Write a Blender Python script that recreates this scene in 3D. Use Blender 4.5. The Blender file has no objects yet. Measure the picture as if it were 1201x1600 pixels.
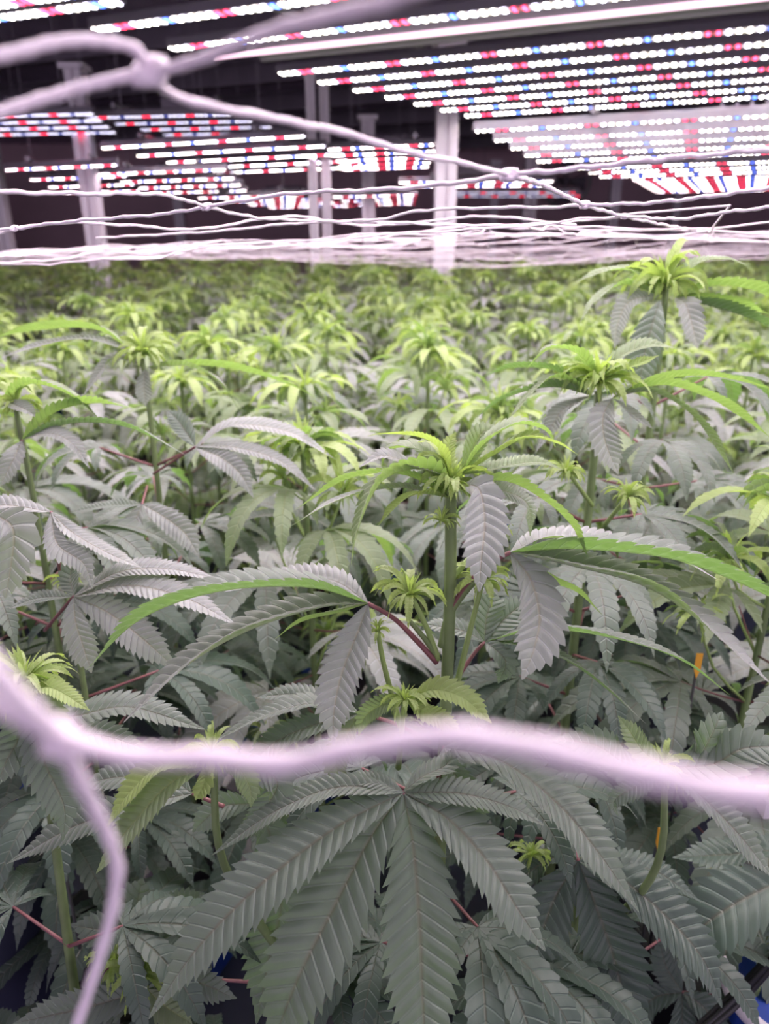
import bpy, bmesh, math, random
import numpy as np
from mathutils import Vector, Matrix, noise

# ------------------------------------------------------------------ camera, world, exposure
SC = bpy.context.scene
COL = SC.collection
CAMZ = 1.5
F = 1150.0
PITCH = math.atan(423.0 / F)
cam_d = bpy.data.cameras.new('camera')
cam = bpy.data.objects.new('camera', cam_d)
COL.objects.link(cam)
cam.location = (0, 0, CAMZ)
cam.rotation_euler = (math.pi / 2 - PITCH, 0, 0)
cam_d.sensor_fit = 'VERTICAL'
cam_d.sensor_height = 36.0
cam_d.lens = 36.0 * F / 1600.0
cam_d.clip_start = 0.01
cam_d.clip_end = 60
cam_d.dof.use_dof = True
cam_d.dof.focus_distance = 0.50
cam_d.dof.aperture_fstop = 7.2
SC.camera = cam

world = bpy.data.worlds.new('world')
SC.world = world
world.use_nodes = True
world.node_tree.nodes['Background'].inputs[0].default_value = (0.72, 0.62, 0.76, 1)
world.node_tree.nodes['Background'].inputs[1].default_value = 1.15  # added lavender fill light, enters where the end wall is left out

SC.view_settings.view_transform = 'Standard'
SC.view_settings.look = 'None'
SC.view_settings.exposure = 0.70
SC.view_settings.gamma = 1.0
SC.view_settings.use_curve_mapping = False
LED_POWER = 33.0
BOARD_TONE = (1.0, 0.86, 0.93)

YAW = math.radians(22.5)
EB = Vector((math.cos(YAW), -math.sin(YAW), 0))      # along the light bars
GD = Vector((math.sin(YAW), math.cos(YAW), 0))       # down the room


def P(x, y, Y):
    """world point seen at photo pixel x,y at horizontal distance Y"""
    X = (x - 600.5) / F
    U = (800 - y) / F
    c, s = math.cos(PITCH), math.sin(PITCH)
    d = (X, c + U * s, -s + U * c)
    t = Y / d[1]
    return Vector((d[0] * t, Y, CAMZ + d[2] * t))


def PH(x, y, h):
    X = (x - 600.5) / F
    U = (800 - y) / F
    c, s = math.cos(PITCH), math.sin(PITCH)
    d = (X, c + U * s, -s + U * c)
    t = h / d[2]
    return Vector((d[0] * t, d[1] * t, CAMZ + h))


# ------------------------------------------------------------------ materials
def new_mat(name):
    m = bpy.data.materials.new(name)
    m.use_nodes = True
    nt = m.node_tree
    return m, nt, nt.nodes['Principled BSDF']


def simple(name, col, rough=0.5, metal=0.0, noise_amt=0.0, scale=20, spec=0.5):
    m, nt, b = new_mat(name)
    b.inputs['Base Color'].default_value = (*col, 1)
    b.inputs['Roughness'].default_value = rough
    b.inputs['Metallic'].default_value = metal
    b.inputs['Specular IOR Level'].default_value = spec
    if noise_amt:
        tc = nt.nodes.new('ShaderNodeTexCoord')
        n = nt.nodes.new('ShaderNodeTexNoise')
        n.inputs['Scale'].default_value = scale
        r = nt.nodes.new('ShaderNodeMapRange')
        r.inputs[3].default_value = 1 - noise_amt
        r.inputs[4].default_value = 1 + noise_amt
        mx = nt.nodes.new('ShaderNodeMix')
        mx.data_type = 'RGBA'
        mx.blend_type = 'MULTIPLY'
        mx.inputs[0].default_value = 1
        mx.inputs[6].default_value = (*col, 1)
        nt.links.new(tc.outputs['Object'], n.inputs['Vector'])
        nt.links.new(n.outputs[0], r.inputs[0])
        nt.links.new(r.outputs[0], mx.inputs[7])
        nt.links.new(mx.outputs[2], b.inputs['Base Color'])
    return m


def math_node(nt, op, a, b=None, c=None):
    n = nt.nodes.new('ShaderNodeMath')
    n.operation = op
    for i, v in enumerate((a, b, c)):
        if v is None:
            continue
        if isinstance(v, (int, float)):
            n.inputs[i].default_value = v
        else:
            nt.links.new(v, n.inputs[i])
    return n.outputs[0]


def mixc(nt, f, a, b, mode='MIX'):
    n = nt.nodes.new('ShaderNodeMix')
    n.data_type = 'RGBA'
    n.blend_type = mode
    for i, v in ((0, f), (6, a), (7, b)):
        if isinstance(v, (int, float)):
            n.inputs[i].default_value = v
        elif isinstance(v, tuple):
            n.inputs[i].default_value = (*v, 1)
        else:
            nt.links.new(v, n.inputs[i])
    return n.outputs[2]


def leaf_mat(name, top, under, trans, rib, tw, sheen, bump=0.55, rough=0.43):
    m, nt, b = new_mat(name)
    uv = nt.nodes.new('ShaderNodeUVMap')
    sep = nt.nodes.new('ShaderNodeSeparateXYZ')
    nt.links.new(uv.outputs[0], sep.inputs[0])
    u = sep.outputs[0]                       # counts the teeth along the leaflet
    v = sep.outputs[1]
    av = math_node(nt, 'ABSOLUTE', math_node(nt, 'MULTIPLY', math_node(nt, 'SUBTRACT', v, 0.5), 2.0))
    # midrib and side veins
    mid = math_node(nt, 'SUBTRACT', 1.0, math_node(nt, 'MINIMUM', 1.0, math_node(nt, 'MULTIPLY', av, 11.0)))
    fr = math_node(nt, 'ABSOLUTE', math_node(nt, 'SUBTRACT', math_node(nt, 'FRACT', math_node(nt, 'ADD', u, 0.5)), 0.5))
    vein = math_node(nt, 'SUBTRACT', 1.0, math_node(nt, 'MINIMUM', 1.0, math_node(nt, 'MULTIPLY', fr, 9.0)))
    geo = nt.nodes.new('ShaderNodeNewGeometry')
    oi = nt.nodes.new('ShaderNodeObjectInfo')
    tc = nt.nodes.new('ShaderNodeTexCoord')
    no = nt.nodes.new('ShaderNodeTexNoise')
    no.inputs['Scale'].default_value = 60
    no.inputs['Detail'].default_value = 3
    nt.links.new(tc.outputs['Object'], no.inputs['Vector'])
    side = mixc(nt, geo.outputs['Backfacing'], top, under)
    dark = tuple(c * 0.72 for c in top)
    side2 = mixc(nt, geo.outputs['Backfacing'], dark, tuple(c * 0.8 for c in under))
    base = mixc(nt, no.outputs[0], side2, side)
    rnd = mixc(nt, math_node(nt, 'MULTIPLY', oi.outputs['Random'], 0.35), base, tuple(c * 1.0 for c in (top[0] * 1.15, top[1] * 1.2, top[2] * 1.1)))
    vcol = tuple(min(1, c * 1.7 + 0.02) for c in top)
    c1 = mixc(nt, math_node(nt, 'MULTIPLY', vein, 0.5), rnd, vcol)
    c2 = mixc(nt, math_node(nt, 'MULTIPLY', mid, 0.85), c1, rib)
    nt.links.new(c2, b.inputs['Base Color'])
    b.inputs['Roughness'].default_value = rough
    b.inputs['Specular IOR Level'].default_value = 0.6
    b.inputs['Sheen Weight'].default_value = sheen
    b.inputs['Sheen Roughness'].default_value = 0.5
    b.inputs['Sheen Tint'].default_value = (0.95, 0.86, 0.95, 1)
    # bump: blade swells between the veins
    h1 = math_node(nt, 'POWER', math_node(nt, 'SUBTRACT', 1.0, vein), 1.5)
    h = math_node(nt, 'SUBTRACT', math_node(nt, 'ADD', h1, math_node(nt, 'MULTIPLY', no.outputs[0], 0.6)), math_node(nt, 'MULTIPLY', mid, 0.8))
    bp = nt.nodes.new('ShaderNodeBump')
    bp.inputs['Strength'].default_value = bump
    bp.inputs['Distance'].default_value = 0.0012
    nt.links.new(h, bp.inputs['Height'])
    nt.links.new(bp.outputs[0], b.inputs['Normal'])
    t = nt.nodes.new('ShaderNodeBsdfTranslucent')
    tcol = mixc(nt, math_node(nt, 'MULTIPLY', math_node(nt, 'MAXIMUM', mid, math_node(nt, 'MULTIPLY', vein, 0.4)), 0.5), trans, tuple(c * 0.5 for c in trans))
    nt.links.new(tcol, t.inputs[0])
    mx = nt.nodes.new('ShaderNodeMixShader')
    mx.inputs[0].default_value = tw
    out = nt.nodes['Material Output']
    nt.links.new(b.outputs[0], mx.inputs[1])
    nt.links.new(t.outputs[0], mx.inputs[2])
    nt.links.new(mx.outputs[0], out.inputs['Surface'])
    return m


M = {}
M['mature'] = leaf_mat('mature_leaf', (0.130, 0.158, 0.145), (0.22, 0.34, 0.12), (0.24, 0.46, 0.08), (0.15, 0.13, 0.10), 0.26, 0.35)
M['old'] = leaf_mat('shade_toned_old_leaf', (0.058, 0.090, 0.074), (0.12, 0.19, 0.08), (0.12, 0.26, 0.06), (0.10, 0.10, 0.07), 0.16, 0.15)  # older leaves, colour darkened further to paint in shade deep under the canopy
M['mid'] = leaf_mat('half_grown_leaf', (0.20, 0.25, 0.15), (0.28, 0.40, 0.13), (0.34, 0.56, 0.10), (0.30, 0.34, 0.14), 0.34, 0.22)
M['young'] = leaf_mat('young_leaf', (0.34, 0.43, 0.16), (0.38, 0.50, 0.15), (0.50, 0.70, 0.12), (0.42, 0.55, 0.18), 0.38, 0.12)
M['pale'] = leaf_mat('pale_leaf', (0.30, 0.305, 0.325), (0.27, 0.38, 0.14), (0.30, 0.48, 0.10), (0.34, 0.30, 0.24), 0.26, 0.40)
M['stem'] = simple('green_stem', (0.16, 0.22, 0.09), 0.5, 0, 0.35, 60)
M['stem_bright'] = simple('young_green_stem', (0.26, 0.36, 0.12), 0.5, 0, 0.25, 60)
M['petiole'] = simple('reddish_leaf_stalk', (0.20, 0.075, 0.085), 0.45, 0, 0.3, 50)
M['cord'] = simple('white_cord', (0.90, 0.78, 0.90), 0.6, 0, 0.12, 300)
M['steel'] = simple('white_powder_coat', (0.72, 0.66, 0.75), 0.45, 0, 0.06, 3)
M['alu'] = simple('brushed_aluminium', (0.24, 0.22, 0.26), 0.4, 0.6, 0.08, 8)
M['grey'] = simple('grey_sheet_metal', (0.34, 0.36, 0.36), 0.5, 0.2, 0.1, 4)
M['darkmetal'] = simple('dark_metal', (0.20, 0.17, 0.22), 0.6, 0.0, 0.2, 4)
M['ceiling'] = simple('dark_ceiling_deck', (0.52, 0.44, 0.58), 0.8, 0, 0.25, 1.5)
M['wall'] = simple('mauve_wall_paint', (0.62, 0.42, 0.50), 0.8, 0, 0.12, 1.2)
M['wall_dark'] = simple('dark_wall_paint', (0.15, 0.12, 0.17), 0.8, 0, 0.2, 1.0)
M['floor'] = simple('grey_concrete', (0.16, 0.15, 0.17), 0.6, 0, 0.2, 3)
M['navy'] = simple('dark_navy_plastic', (0.008, 0.010, 0.035), 0.6, 0, 0.1, 10)
M['blue'] = simple('blue_plastic', (0.012, 0.045, 0.30), 0.4, 0, 0.1, 10)
M['blackp'] = simple('black_plastic', (0.02, 0.02, 0.024), 0.45, 0, 0.1, 10)
M['soil'] = simple('dark_growing_medium', (0.014, 0.011, 0.010), 0.95, 0, 0.5, 80)
M['yellow'] = simple('yellow_plastic', (0.75, 0.36, 0.03), 0.5, 0, 0.05, 10)
M['teal'] = simple('teal_curtain', (0.10, 0.20, 0.22), 0.7, 0, 0.1, 5)


def led_mat(name, warm, strength, red=(1.0, 0.03, 0.10), whites=True, pitch=0.030, period=0.360):
    """lit LED board: small round emitters in a row, every so often a red or a blue one"""
    m, nt, b = new_mat(name)
    uv = nt.nodes.new('ShaderNodeUVMap')
    sep = nt.nodes.new('ShaderNodeSeparateXYZ')
    nt.links.new(uv.outputs[0], sep.inputs[0])
    x = sep.outputs[0]                       # metres along the bar
    cell = math_node(nt, 'FLOOR', math_node(nt, 'DIVIDE', x, pitch))
    fx = math_node(nt, 'ABSOLUTE', math_node(nt, 'SUBTRACT', math_node(nt, 'FRACT', math_node(nt, 'DIVIDE', x, pitch)), 0.5))
    dot = math_node(nt, 'LESS_THAN', fx, 0.18)
    n = round(period / pitch)
    ph = math_node(nt, 'MODULO', cell, float(n))
    isred = math_node(nt, 'LESS_THAN', math_node(nt, 'ABSOLUTE', math_node(nt, 'SUBTRACT', ph, 3.5)), .6)
    isblue = math_node(nt, 'LESS_THAN', math_node(nt, 'ABSOLUTE', math_node(nt, 'SUBTRACT', ph, 3.0 + n // 2)), .6)
    alt = math_node(nt, 'LESS_THAN', math_node(nt, 'MODULO', cell, 3.0), 1.5)
    warm2 = mixc(nt, alt, (0.84, 0.80, 0.98), warm)
    c1 = mixc(nt, isred, warm2, red)
    c2 = mixc(nt, isblue, c1, (0.06, 0.16, 1.0))
    st = math_node(nt, 'MULTIPLY', math_node(nt, 'ADD', math_node(nt, 'MULTIPLY', dot, 0.97), 0.03), strength)
    cut = math_node(nt, 'SUBTRACT', 1.0, math_node(nt, 'MULTIPLY', math_node(nt, 'ADD', isred, isblue), 0.72))
    st = math_node(nt, 'MULTIPLY', st, cut)
    nt.links.new(c2, b.inputs['Emission Color'])
    nt.links.new(st, b.inputs['Emission Strength'])
    b.inputs['Base Color'].default_value = (0.6, 0.6, 0.6, 1)
    return m


M['led'] = led_mat('lit_led_board', (1.0, 0.93, 0.78), LED_POWER)
M['led_pink'] = led_mat('lit_led_board_pinkish', (1.0, 0.82, 0.80), LED_POWER * 0.95, pitch=0.03, period=0.21)
M['led_dim'] = led_mat('lit_led_board_dim', (0.75, 0.72, 1.0), LED_POWER * 0.14, red=(5.5, 0.08, 0.35), pitch=0.024, period=0.24)
m, nt, b = new_mat('glowing_diffuser')
b.inputs['Emission Color'].default_value = (1.0, 0.62, 0.80, 1)
b.inputs['Emission Strength'].default_value = 1.1
M['diffuser'] = m


# ------------------------------------------------------------------ mesh helpers
class MB:
    def __init__(s):
        s.v = []; s.f = []; s.uv = []; s.mi = []; s.mats = []; s.n = 0

    def matidx(s, m):
        if m not in s.mats:
            s.mats.append(m)
        return s.mats.index(m)

    def add(s, v, f, mat, uv=None):
        """v (n,3) array, f list of index tuples, uv (n,2)"""
        v = np.asarray(v, dtype=float)
        if uv is None:
            uv = np.zeros((len(v), 2))
        s.v.append(v); s.uv.append(np.asarray(uv, dtype=float))
        k = s.matidx(mat)
        for q in f:
            s.f.append(tuple(i + s.n for i in q)); s.mi.append(k)
        s.n += len(v)

    def box(s, c, size, mat, ax=None):
        ax = ax or (Vector((1, 0, 0)), Vector((0, 1, 0)), Vector((0, 0, 1)))
        c = Vector(c)
        vs = []
        for dx in (-.5, .5):
            for dy in (-.5, .5):
                for dz in (-.5, .5):
                    vs.append(c + ax[0] * dx * size[0] + ax[1] * dy * size[1] + ax[2] * dz * size[2])
        s.add([tuple(q) for q in vs], [(0, 1, 3, 2), (4, 6, 7, 5), (0, 4, 5, 1), (2, 3, 7, 6), (0, 2, 6, 4), (1, 5, 7, 3)], mat)

    def tube(s, pts, rad, mat, sides=6, cap=True, lumpy=0.0, closed_end=True):
        pts = np.array([tuple(p) for p in pts], dtype=float)
        n = len(pts)
        if np.isscalar(rad):
            rad = np.full(n, rad)
        T = np.gradient(pts, axis=0)
        T /= np.linalg.norm(T, axis=1)[:, None] + 1e-12
        ref = np.array([0, 0, 1.0]) if abs(T[0][2]) < 0.9 else np.array([1.0, 0, 0])
        vs = []
        A = np.cross(T[0], ref); A /= np.linalg.norm(A)
        for i in range(n):
            A = A - T[i] * np.dot(A, T[i]); A /= np.linalg.norm(A) + 1e-12
            B = np.cross(T[i], A)
            for k in range(sides):
                a = 2 * math.pi * k / sides
                rr = rad[i] * (1 + (lumpy if lumpy < 1 else 0.0) * 0) * (1.0 if lumpy < 1 else (1.06 if k % 2 else 0.88)) * (1 + (0 if lumpy >= 1 else lumpy * math.sin(i * 1.9 + k)))
                vs.append(pts[i] + rr * (math.cos(a) * A + math.sin(a) * B))
        f = []
        for i in range(n - 1):
            for k in range(sides):
                k2 = (k + 1) % sides
                f.append((i * sides + k, i * sides + k2, (i + 1) * sides + k2, (i + 1) * sides + k))
        if cap:
            f.append(tuple(range(sides))[::-1]); f.append(tuple((n - 1) * sides + k for k in range(sides)))
        L = np.linspace(0, 1, n).repeat(sides)
        s.add(vs, f, mat, np.stack([L, L], 1))

    def ball(s, c, r, mat, squash=(1, 1, 1), seg=10, rings=6):
        vs = []; f = []
        for i in range(rings + 1):
            th = math.pi * i / rings
            for k in range(seg):
                a = 2 * math.pi * k / seg
                vs.append((c[0] + r * squash[0] * math.sin(th) * math.cos(a), c[1] + r * squash[1] * math.sin(th) * math.sin(a), c[2] + r * squash[2] * math.cos(th)))
        for i in range(rings):
            for k in range(seg):
                k2 = (k + 1) % seg
                f.append((i * seg + k, (i + 1) * seg + k, (i + 1) * seg + k2, i * seg + k2))
        s.add(vs, f, mat)

    def mesh(s, name, smooth=True):
        me = bpy.data.meshes.new(name)
        V = np.concatenate(s.v) if s.v else np.zeros((0, 3))
        UV = np.concatenate(s.uv)
        me.from_pydata(V.tolist(), [], s.f)
        for m in s.mats:
            me.materials.append(m)
        me.polygons.foreach_set('material_index', s.mi)
        if smooth:
            me.polygons.foreach_set('use_smooth', [True] * len(s.f))
        ul = me.uv_layers.new(name='UVMap')
        li = np.zeros(len(me.loops), dtype=np.int32)
        me.loops.foreach_get('vertex_index', li)
        ul.data.foreach_set('uv', UV[li].astype(np.float32).ravel())
        me.update()
        return me


def link(name, me, parent=None, loc=None, rz=0.0):
    o = bpy.data.objects.new(name, me)
    COL.objects.link(o)
    if parent is not None:
        o.parent = parent
    if loc is not None:
        o.location = loc
    if rz:
        o.rotation_euler = (0, 0, rz)
    return o


def build(name, mb, parent=None, smooth=True, loc=None):
    return link(name, mb.mesh(name, smooth), parent, loc)


def thing(name, label, cat, loc=(0, 0, 0), group=None, rz=0):
    o = link(name, None, None, loc, rz)
    tag(o, label, cat, group)
    return o


def tag(o, label, cat, group=None, kind=None):
    if label: o['label'] = label
    if cat: o['category'] = cat
    if group: o['group'] = group
    if kind: o['kind'] = kind
    return o


def catmull(pts, n):
    pts = np.array([tuple(p) for p in pts], dtype=float)
    if len(pts) == 2:
        t = np.linspace(0, 1, n)[:, None]
        return pts[0] * (1 - t) + pts[1] * t
    P0 = np.vstack([2 * pts[0] - pts[1], pts, 2 * pts[-1] - pts[-2]])
    out = []
    m = 24
    for i in range(1, len(P0) - 2):
        a, b_, c, d = P0[i - 1], P0[i], P0[i + 1], P0[i + 2]
        for k in range(m):
            t = k / m
            out.append(0.5 * ((2 * b_) + (-a + c) * t + (2 * a - 5 * b_ + 4 * c - d) * t * t + (-a + 3 * b_ - 3 * c + d) * t ** 3))
    out.append(pts[-1])
    out = np.array(out)
    L = np.concatenate([[0], np.cumsum(np.linalg.norm(np.diff(out, axis=0), axis=1))])
    s = np.linspace(0, L[-1], n)
    return np.stack([np.interp(s, L, out[:, k]) for k in range(3)], 1)


def leaflet(mb, path, width, nh, mat, teeth=16, rpt=2, cols=5, fold=0.25, quilt=0.10, serr=0.30, wave=0.0, seed=0):
    """one serrated blade along a curve. nh: normal hint (or pair start,end). Rows follow the side veins."""
    rows = teeth * rpt + 1
    C = catmull(path, rows)
    T = np.gradient(C, axis=0)
    T /= np.linalg.norm(T, axis=1)[:, None] + 1e-12
    length = np.linalg.norm(np.diff(C, axis=0), axis=1).sum()
    nh = np.array(nh, dtype=float)
    if nh.ndim == 1:
        nh = np.stack([nh, nh])
    u = np.linspace(0, 1, rows)
    H = nh[0] * (1 - u[:, None]) + nh[1] * u[:, None]
    B = np.cross(T, H); B /= np.linalg.norm(B, axis=1)[:, None] + 1e-12
    N = np.cross(B, T)
    prof = np.power(u, 0.66) * np.power(1 - u, 0.95)
    prof = prof / prof.max()
    prof = prof * (1 - 0.55 * np.clip((u - 0.72) / 0.28, 0, 1)) + 0.03
    prof[-1] = 0.004
    hw = width * 0.5 * prof
    ph = (np.arange(rows) % rpt) / rpt
    step = length / rows
    k = (cols - 1) // 2
    vs = np.zeros((rows, cols, 3)); uv = np.zeros((rows, cols, 2))
    shear = 0.34 * width
    rs = np.random.RandomState(seed)
    wv = wave * np.sin(u * 9 + rs.rand() * 6)
    foldu = fold * (1 - 0.5 * u)
    for j in range(cols):
        v = (j - k) / k
        a = abs(v); sg = 1 if v > 0 else -1
        edge = a ** 3 * np.clip((1 - u) / .25, 0.0, 1)
        tooth = ph + (0.12 if rpt > 1 else 0)
        r = hw * a * (1 + serr * 1.2 * edge * (tooth - 0.35))
        fwd = hw / (width * 0.5) * shear * a + edge * ph * step * rpt * 0.55
        fwd = np.minimum(fwd, (1 - u) * length * 0.9)
        q = quilt * width * 0.5 * np.sin(np.pi * np.clip(ph + 0.5 / rpt, 0, 1)) * math.sin(math.pi * min(a, 0.85)) * prof
        ang = foldu - a * 0.25 * fold
        lat = r[:, None] * (B * (sg * np.cos(ang))[:, None] + N * np.sin(ang)[:, None])
        vs[:, j] = C + (lat if a > 0 else 0) + T * fwd[:, None] + N * (q + wv * hw * a * sg)[:, None]
        uv[:, j, 0] = u * teeth
        uv[:, j, 1] = 0.5 + 0.5 * v
    idx = np.arange(rows * cols).reshape(rows, cols)
    f = []
    for i in range(rows - 1):
        for j in range(cols - 1):
            f.append((idx[i, j], idx[i + 1, j], idx[i + 1, j + 1], idx[i, j + 1])[::-1])
    # winding check: face normal should follow N
    p = vs.reshape(-1, 3)
    q = f[len(f) // 2]
    nn = np.cross(p[q[1]] - p[q[0]], p[q[2]] - p[q[1]])
    if np.dot(nn, N[rows // 2]) < 0:
        f = [x[::-1] for x in f]
    mb.add(p, [tuple(int(i) for i in x) for x in f], mat, uv.reshape(-1, 2))


FAN = {7: [0, 27, -27, 58, -58, 105, -105], 5: [0, 34, -34, 80, -80], 3: [0, 42, -42], 9: [0, 22, -22, 46, -46, 78, -78, 125, -125]}


def fan_leaf(mb, base, az, el, L, mat, n=7, rng=random, droop=0.9, wr=0.19, q=(13, 2, 5), spread=1.0, fold=0.25, pet=None, petmat=None):
    """a palmate leaf whose blades leave base; az,el: direction of the middle blade (radians)"""
    dirv = np.array([math.cos(az) * math.cos(el), math.sin(az) * math.cos(el), math.sin(el)])
    side = np.array([-math.sin(az), math.cos(az), 0.0])
    up = np.cross(dirv, side)
    if up[2] < 0: up = -up
    base = np.array(base, dtype=float)
    fac = {0: 1.0, 1: 0.93, 2: 0.74, 3: 0.42, 4: 0.25}
    for i, a in enumerate(FAN[n]):
        rank = (i + 1) // 2
        l = L * fac[rank] * rng.uniform(0.92, 1.06)
        if n == 5: l = L * (1.0, 0.85, 0.5)[rank] * rng.uniform(.92, 1.06)
        if n == 3: l = L * (1.0, 0.7)[rank] * rng.uniform(.92, 1.06)
        aa = math.radians(a * spread + rng.uniform(-5, 5))
        d = dirv * math.cos(aa) + side * math.sin(aa)
        dr = droop * rng.uniform(0.75, 1.25)
        pts = []
        pos = base.copy(); h = d.copy()
        steps = 5
        g = np.array([0, 0, -1.0])
        for s in range(steps + 1):
            pts.append(pos.copy())
            if s == steps: break
            h = h + g * dr * (0.10 + 0.10 * s) + up * (0.10 if s == 0 else 0)
            h /= np.linalg.norm(h)
            pos = pos + h * l / steps
        leaflet(mb, pts, l * wr * (1.0 if rank < 3 else 1.2) * rng.uniform(0.9, 1.12), up, mat, q[0] if rank < 3 else max(6, q[0] // 2), q[1], q[2], fold=fold * rng.uniform(.6, 1.5), seed=rng.randrange(9999), wave=0.12)


def young_tip(mb, base, R, rng, mat, mat2, dens=1.0, q=(9, 2, 5)):
    """cluster of upright unfolding small leaves"""
    base = np.array(base, dtype=float)
    nb = int(9 * dens)
    for i in range(nb):
        az = i * 2.4 + rng.uniform(-.3, .3)
        el = math.radians(rng.uniform(62, 84))
        l = R * rng.uniform(0.25, 0.55)
        d = np.array([math.cos(az) * math.cos(el), math.sin(az) * math.cos(el), math.sin(el)])
        o = np.array([math.cos(az), math.sin(az), 0])
        pts = [base + o * R * 0.03, base + d * l * .5 + o * R * .04, base + d * l + o * l * 0.22]
        leaflet(mb, pts, l * 0.14, -o + np.array([0, 0, .5]), mat, max(5, q[0] - 2), q[1], 3, fold=0.5, seed=i)
    for i in range(int(7 * dens)):
        az = i * 2.2 + 0.5 + rng.uniform(-.35, .35)
        fan_leaf(mb, base - np.array([0, 0, R * 0.08]), az, math.radians(rng.uniform(25, 72)), R * rng.uniform(0.7, 1.15), mat if i % 2 else mat2, 5, rng, droop=1.5, wr=0.145, q=q, spread=0.8, fold=0.45)


# ------------------------------------------------------------------ the room
def struct(name, mb, smooth=False):
    o = build(name, mb, None, smooth)
    o['kind'] = 'structure'
    return o


X3 = (EB, GD, Vector((0, 0, 1)))
mb = MB(); mb.box((0, 8, -0.05), (30, 26, 0.1), M['floor']); struct('floor', mb)
mb = MB(); mb.box((0, 8, 3.45), (30, 26, 0.1), M['ceiling']); struct('ceiling', mb)
mb = MB(); mb.box((0, 17.05, 1.7), (30, 0.1, 3.4), M['wall']); struct('wall_back', mb)
mb = MB(); mb.box((-13.05, 8, 1.7), (0.1, 18, 3.4), M['wall_dark']); struct('wall_left', mb)
mb = MB(); mb.box((13.05, 8, 1.7), (0.1, 18, 3.4), M['wall_dark']); struct('wall_right', mb)
for i in range(9):       # roof joists running with the light bars
    mb = MB()
    c = Vector((0, 1.5, 0)) + GD * (i * 1.7) + Vector((0, 0, 3.28))
    mb.box(c + Vector((0, 0, .1)), (19, 0.12, 0.03), M['darkmetal'], X3)
    mb.box(c, (19, 0.02, 0.2), M['darkmetal'], X3)
    mb.box(c - Vector((0, 0, .1)), (19, 0.12, 0.03), M['darkmetal'], X3)
    struct('trim_%d' % (i + 1), mb)

# round duct under the ceiling and a teal curtain by the far left post
mb = MB()
for i in range(24):
    mb.box((-9.0 + i * .05, 13.5 + 0.02 * math.sin(i * 1.3), 1.25), (.05, .015, 2.4), M['teal'])
tag(build('curtain', mb), 'dim teal curtain against the far wall at the left edge', 'curtain')


def cyl(mb, c, r, h, mat, sides=18, r2=None):
    mb.tube([(c[0], c[1], c[2]), (c[0], c[1], c[2] + h)], np.array([r, r if r2 is None else r2]), mat, sides)


# wall fan on the back wall
t = thing('wall_fan', 'round dark wall fan below the right-hand lights', 'fan', P(884, 283, 16.7))
mb = MB()
ring = [(0.5 * math.cos(a), 0, 0.5 * math.sin(a)) for a in np.linspace(0, 2 * math.pi, 33)]
mb.tube(ring, .03, M['grey'], 8, cap=False)
for k in range(12):
    a = k * math.pi / 6
    mb.tube([(0.05 * math.cos(a), -.04, .05 * math.sin(a)), (.5 * math.cos(a), -.02, .5 * math.sin(a))], .006, M['grey'], 4)
build('guard', mb, t)
mb = MB()
for k in range(4):
    a = k * math.pi / 2
    pts = np.array([(0, 0, 0.05), (0.1, 0.02, .25), (.2, .05, .42), (-.12, -.01, .42), (-.06, 0, .2)])
    R = np.array([[math.cos(a), 0, math.sin(a)], [0, 1, 0], [-math.sin(a), 0, math.cos(a)]])
    q = pts @ R.T
    mb.add(np.vstack([q, q + [0, .008, 0]]), [(0, 1, 2, 3, 4), (9, 8, 7, 6, 5)] + [(i, (i + 1) % 5, 5 + (i + 1) % 5, 5 + i) for i in range(5)], M['darkmetal'])
build('blades', mb, t)
mb = MB(); mb.tube([(0, -.05, 0), (0, .33, 0)], .08, M['darkmetal'], 14); build('motor', mb, t)


# ------------------------------------------------------------------ LED grow lights
def led_bar_mesh(L, mat, w=0.045):
    """bar along +X: aluminium channel above, bulging lit board below. origin at left end, underside z=0"""
    mb = MB()
    sec = [(-w / 2, 0.012), (-w / 2 + .004, 0.040), (-.008, 0.046), (.008, 0.046), (w / 2 - .004, 0.040), (w / 2, 0.012)]
    n = len(sec)
    vs = [(0, y, z) for y, z in sec] + [(L, y, z) for y, z in sec]
    f = [(i, (i + 1) % n, n + (i + 1) % n, n + i) for i in range(n)] + [tuple(range(n))[::-1], tuple(range(n, 2 * n))]
    mb.add(vs, f, M['alu'])
    pr = [(-w * .46, 0.010), (0, 0.0085), (w * .46, 0.010)]
    e = 0.012
    vs = []; uv = []
    for x in (e, L - e):
        for y, z in pr:
            vs.append((x, y, z)); uv.append((x, y))
    k = len(pr)
    f = [(i, k + i, k + i + 1, i + 1)[::-1] for i in range(k - 1)]
    mb.add(vs, f, mat, uv)
    return mb.mesh('led_bar', False)


_bars = {}


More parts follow.
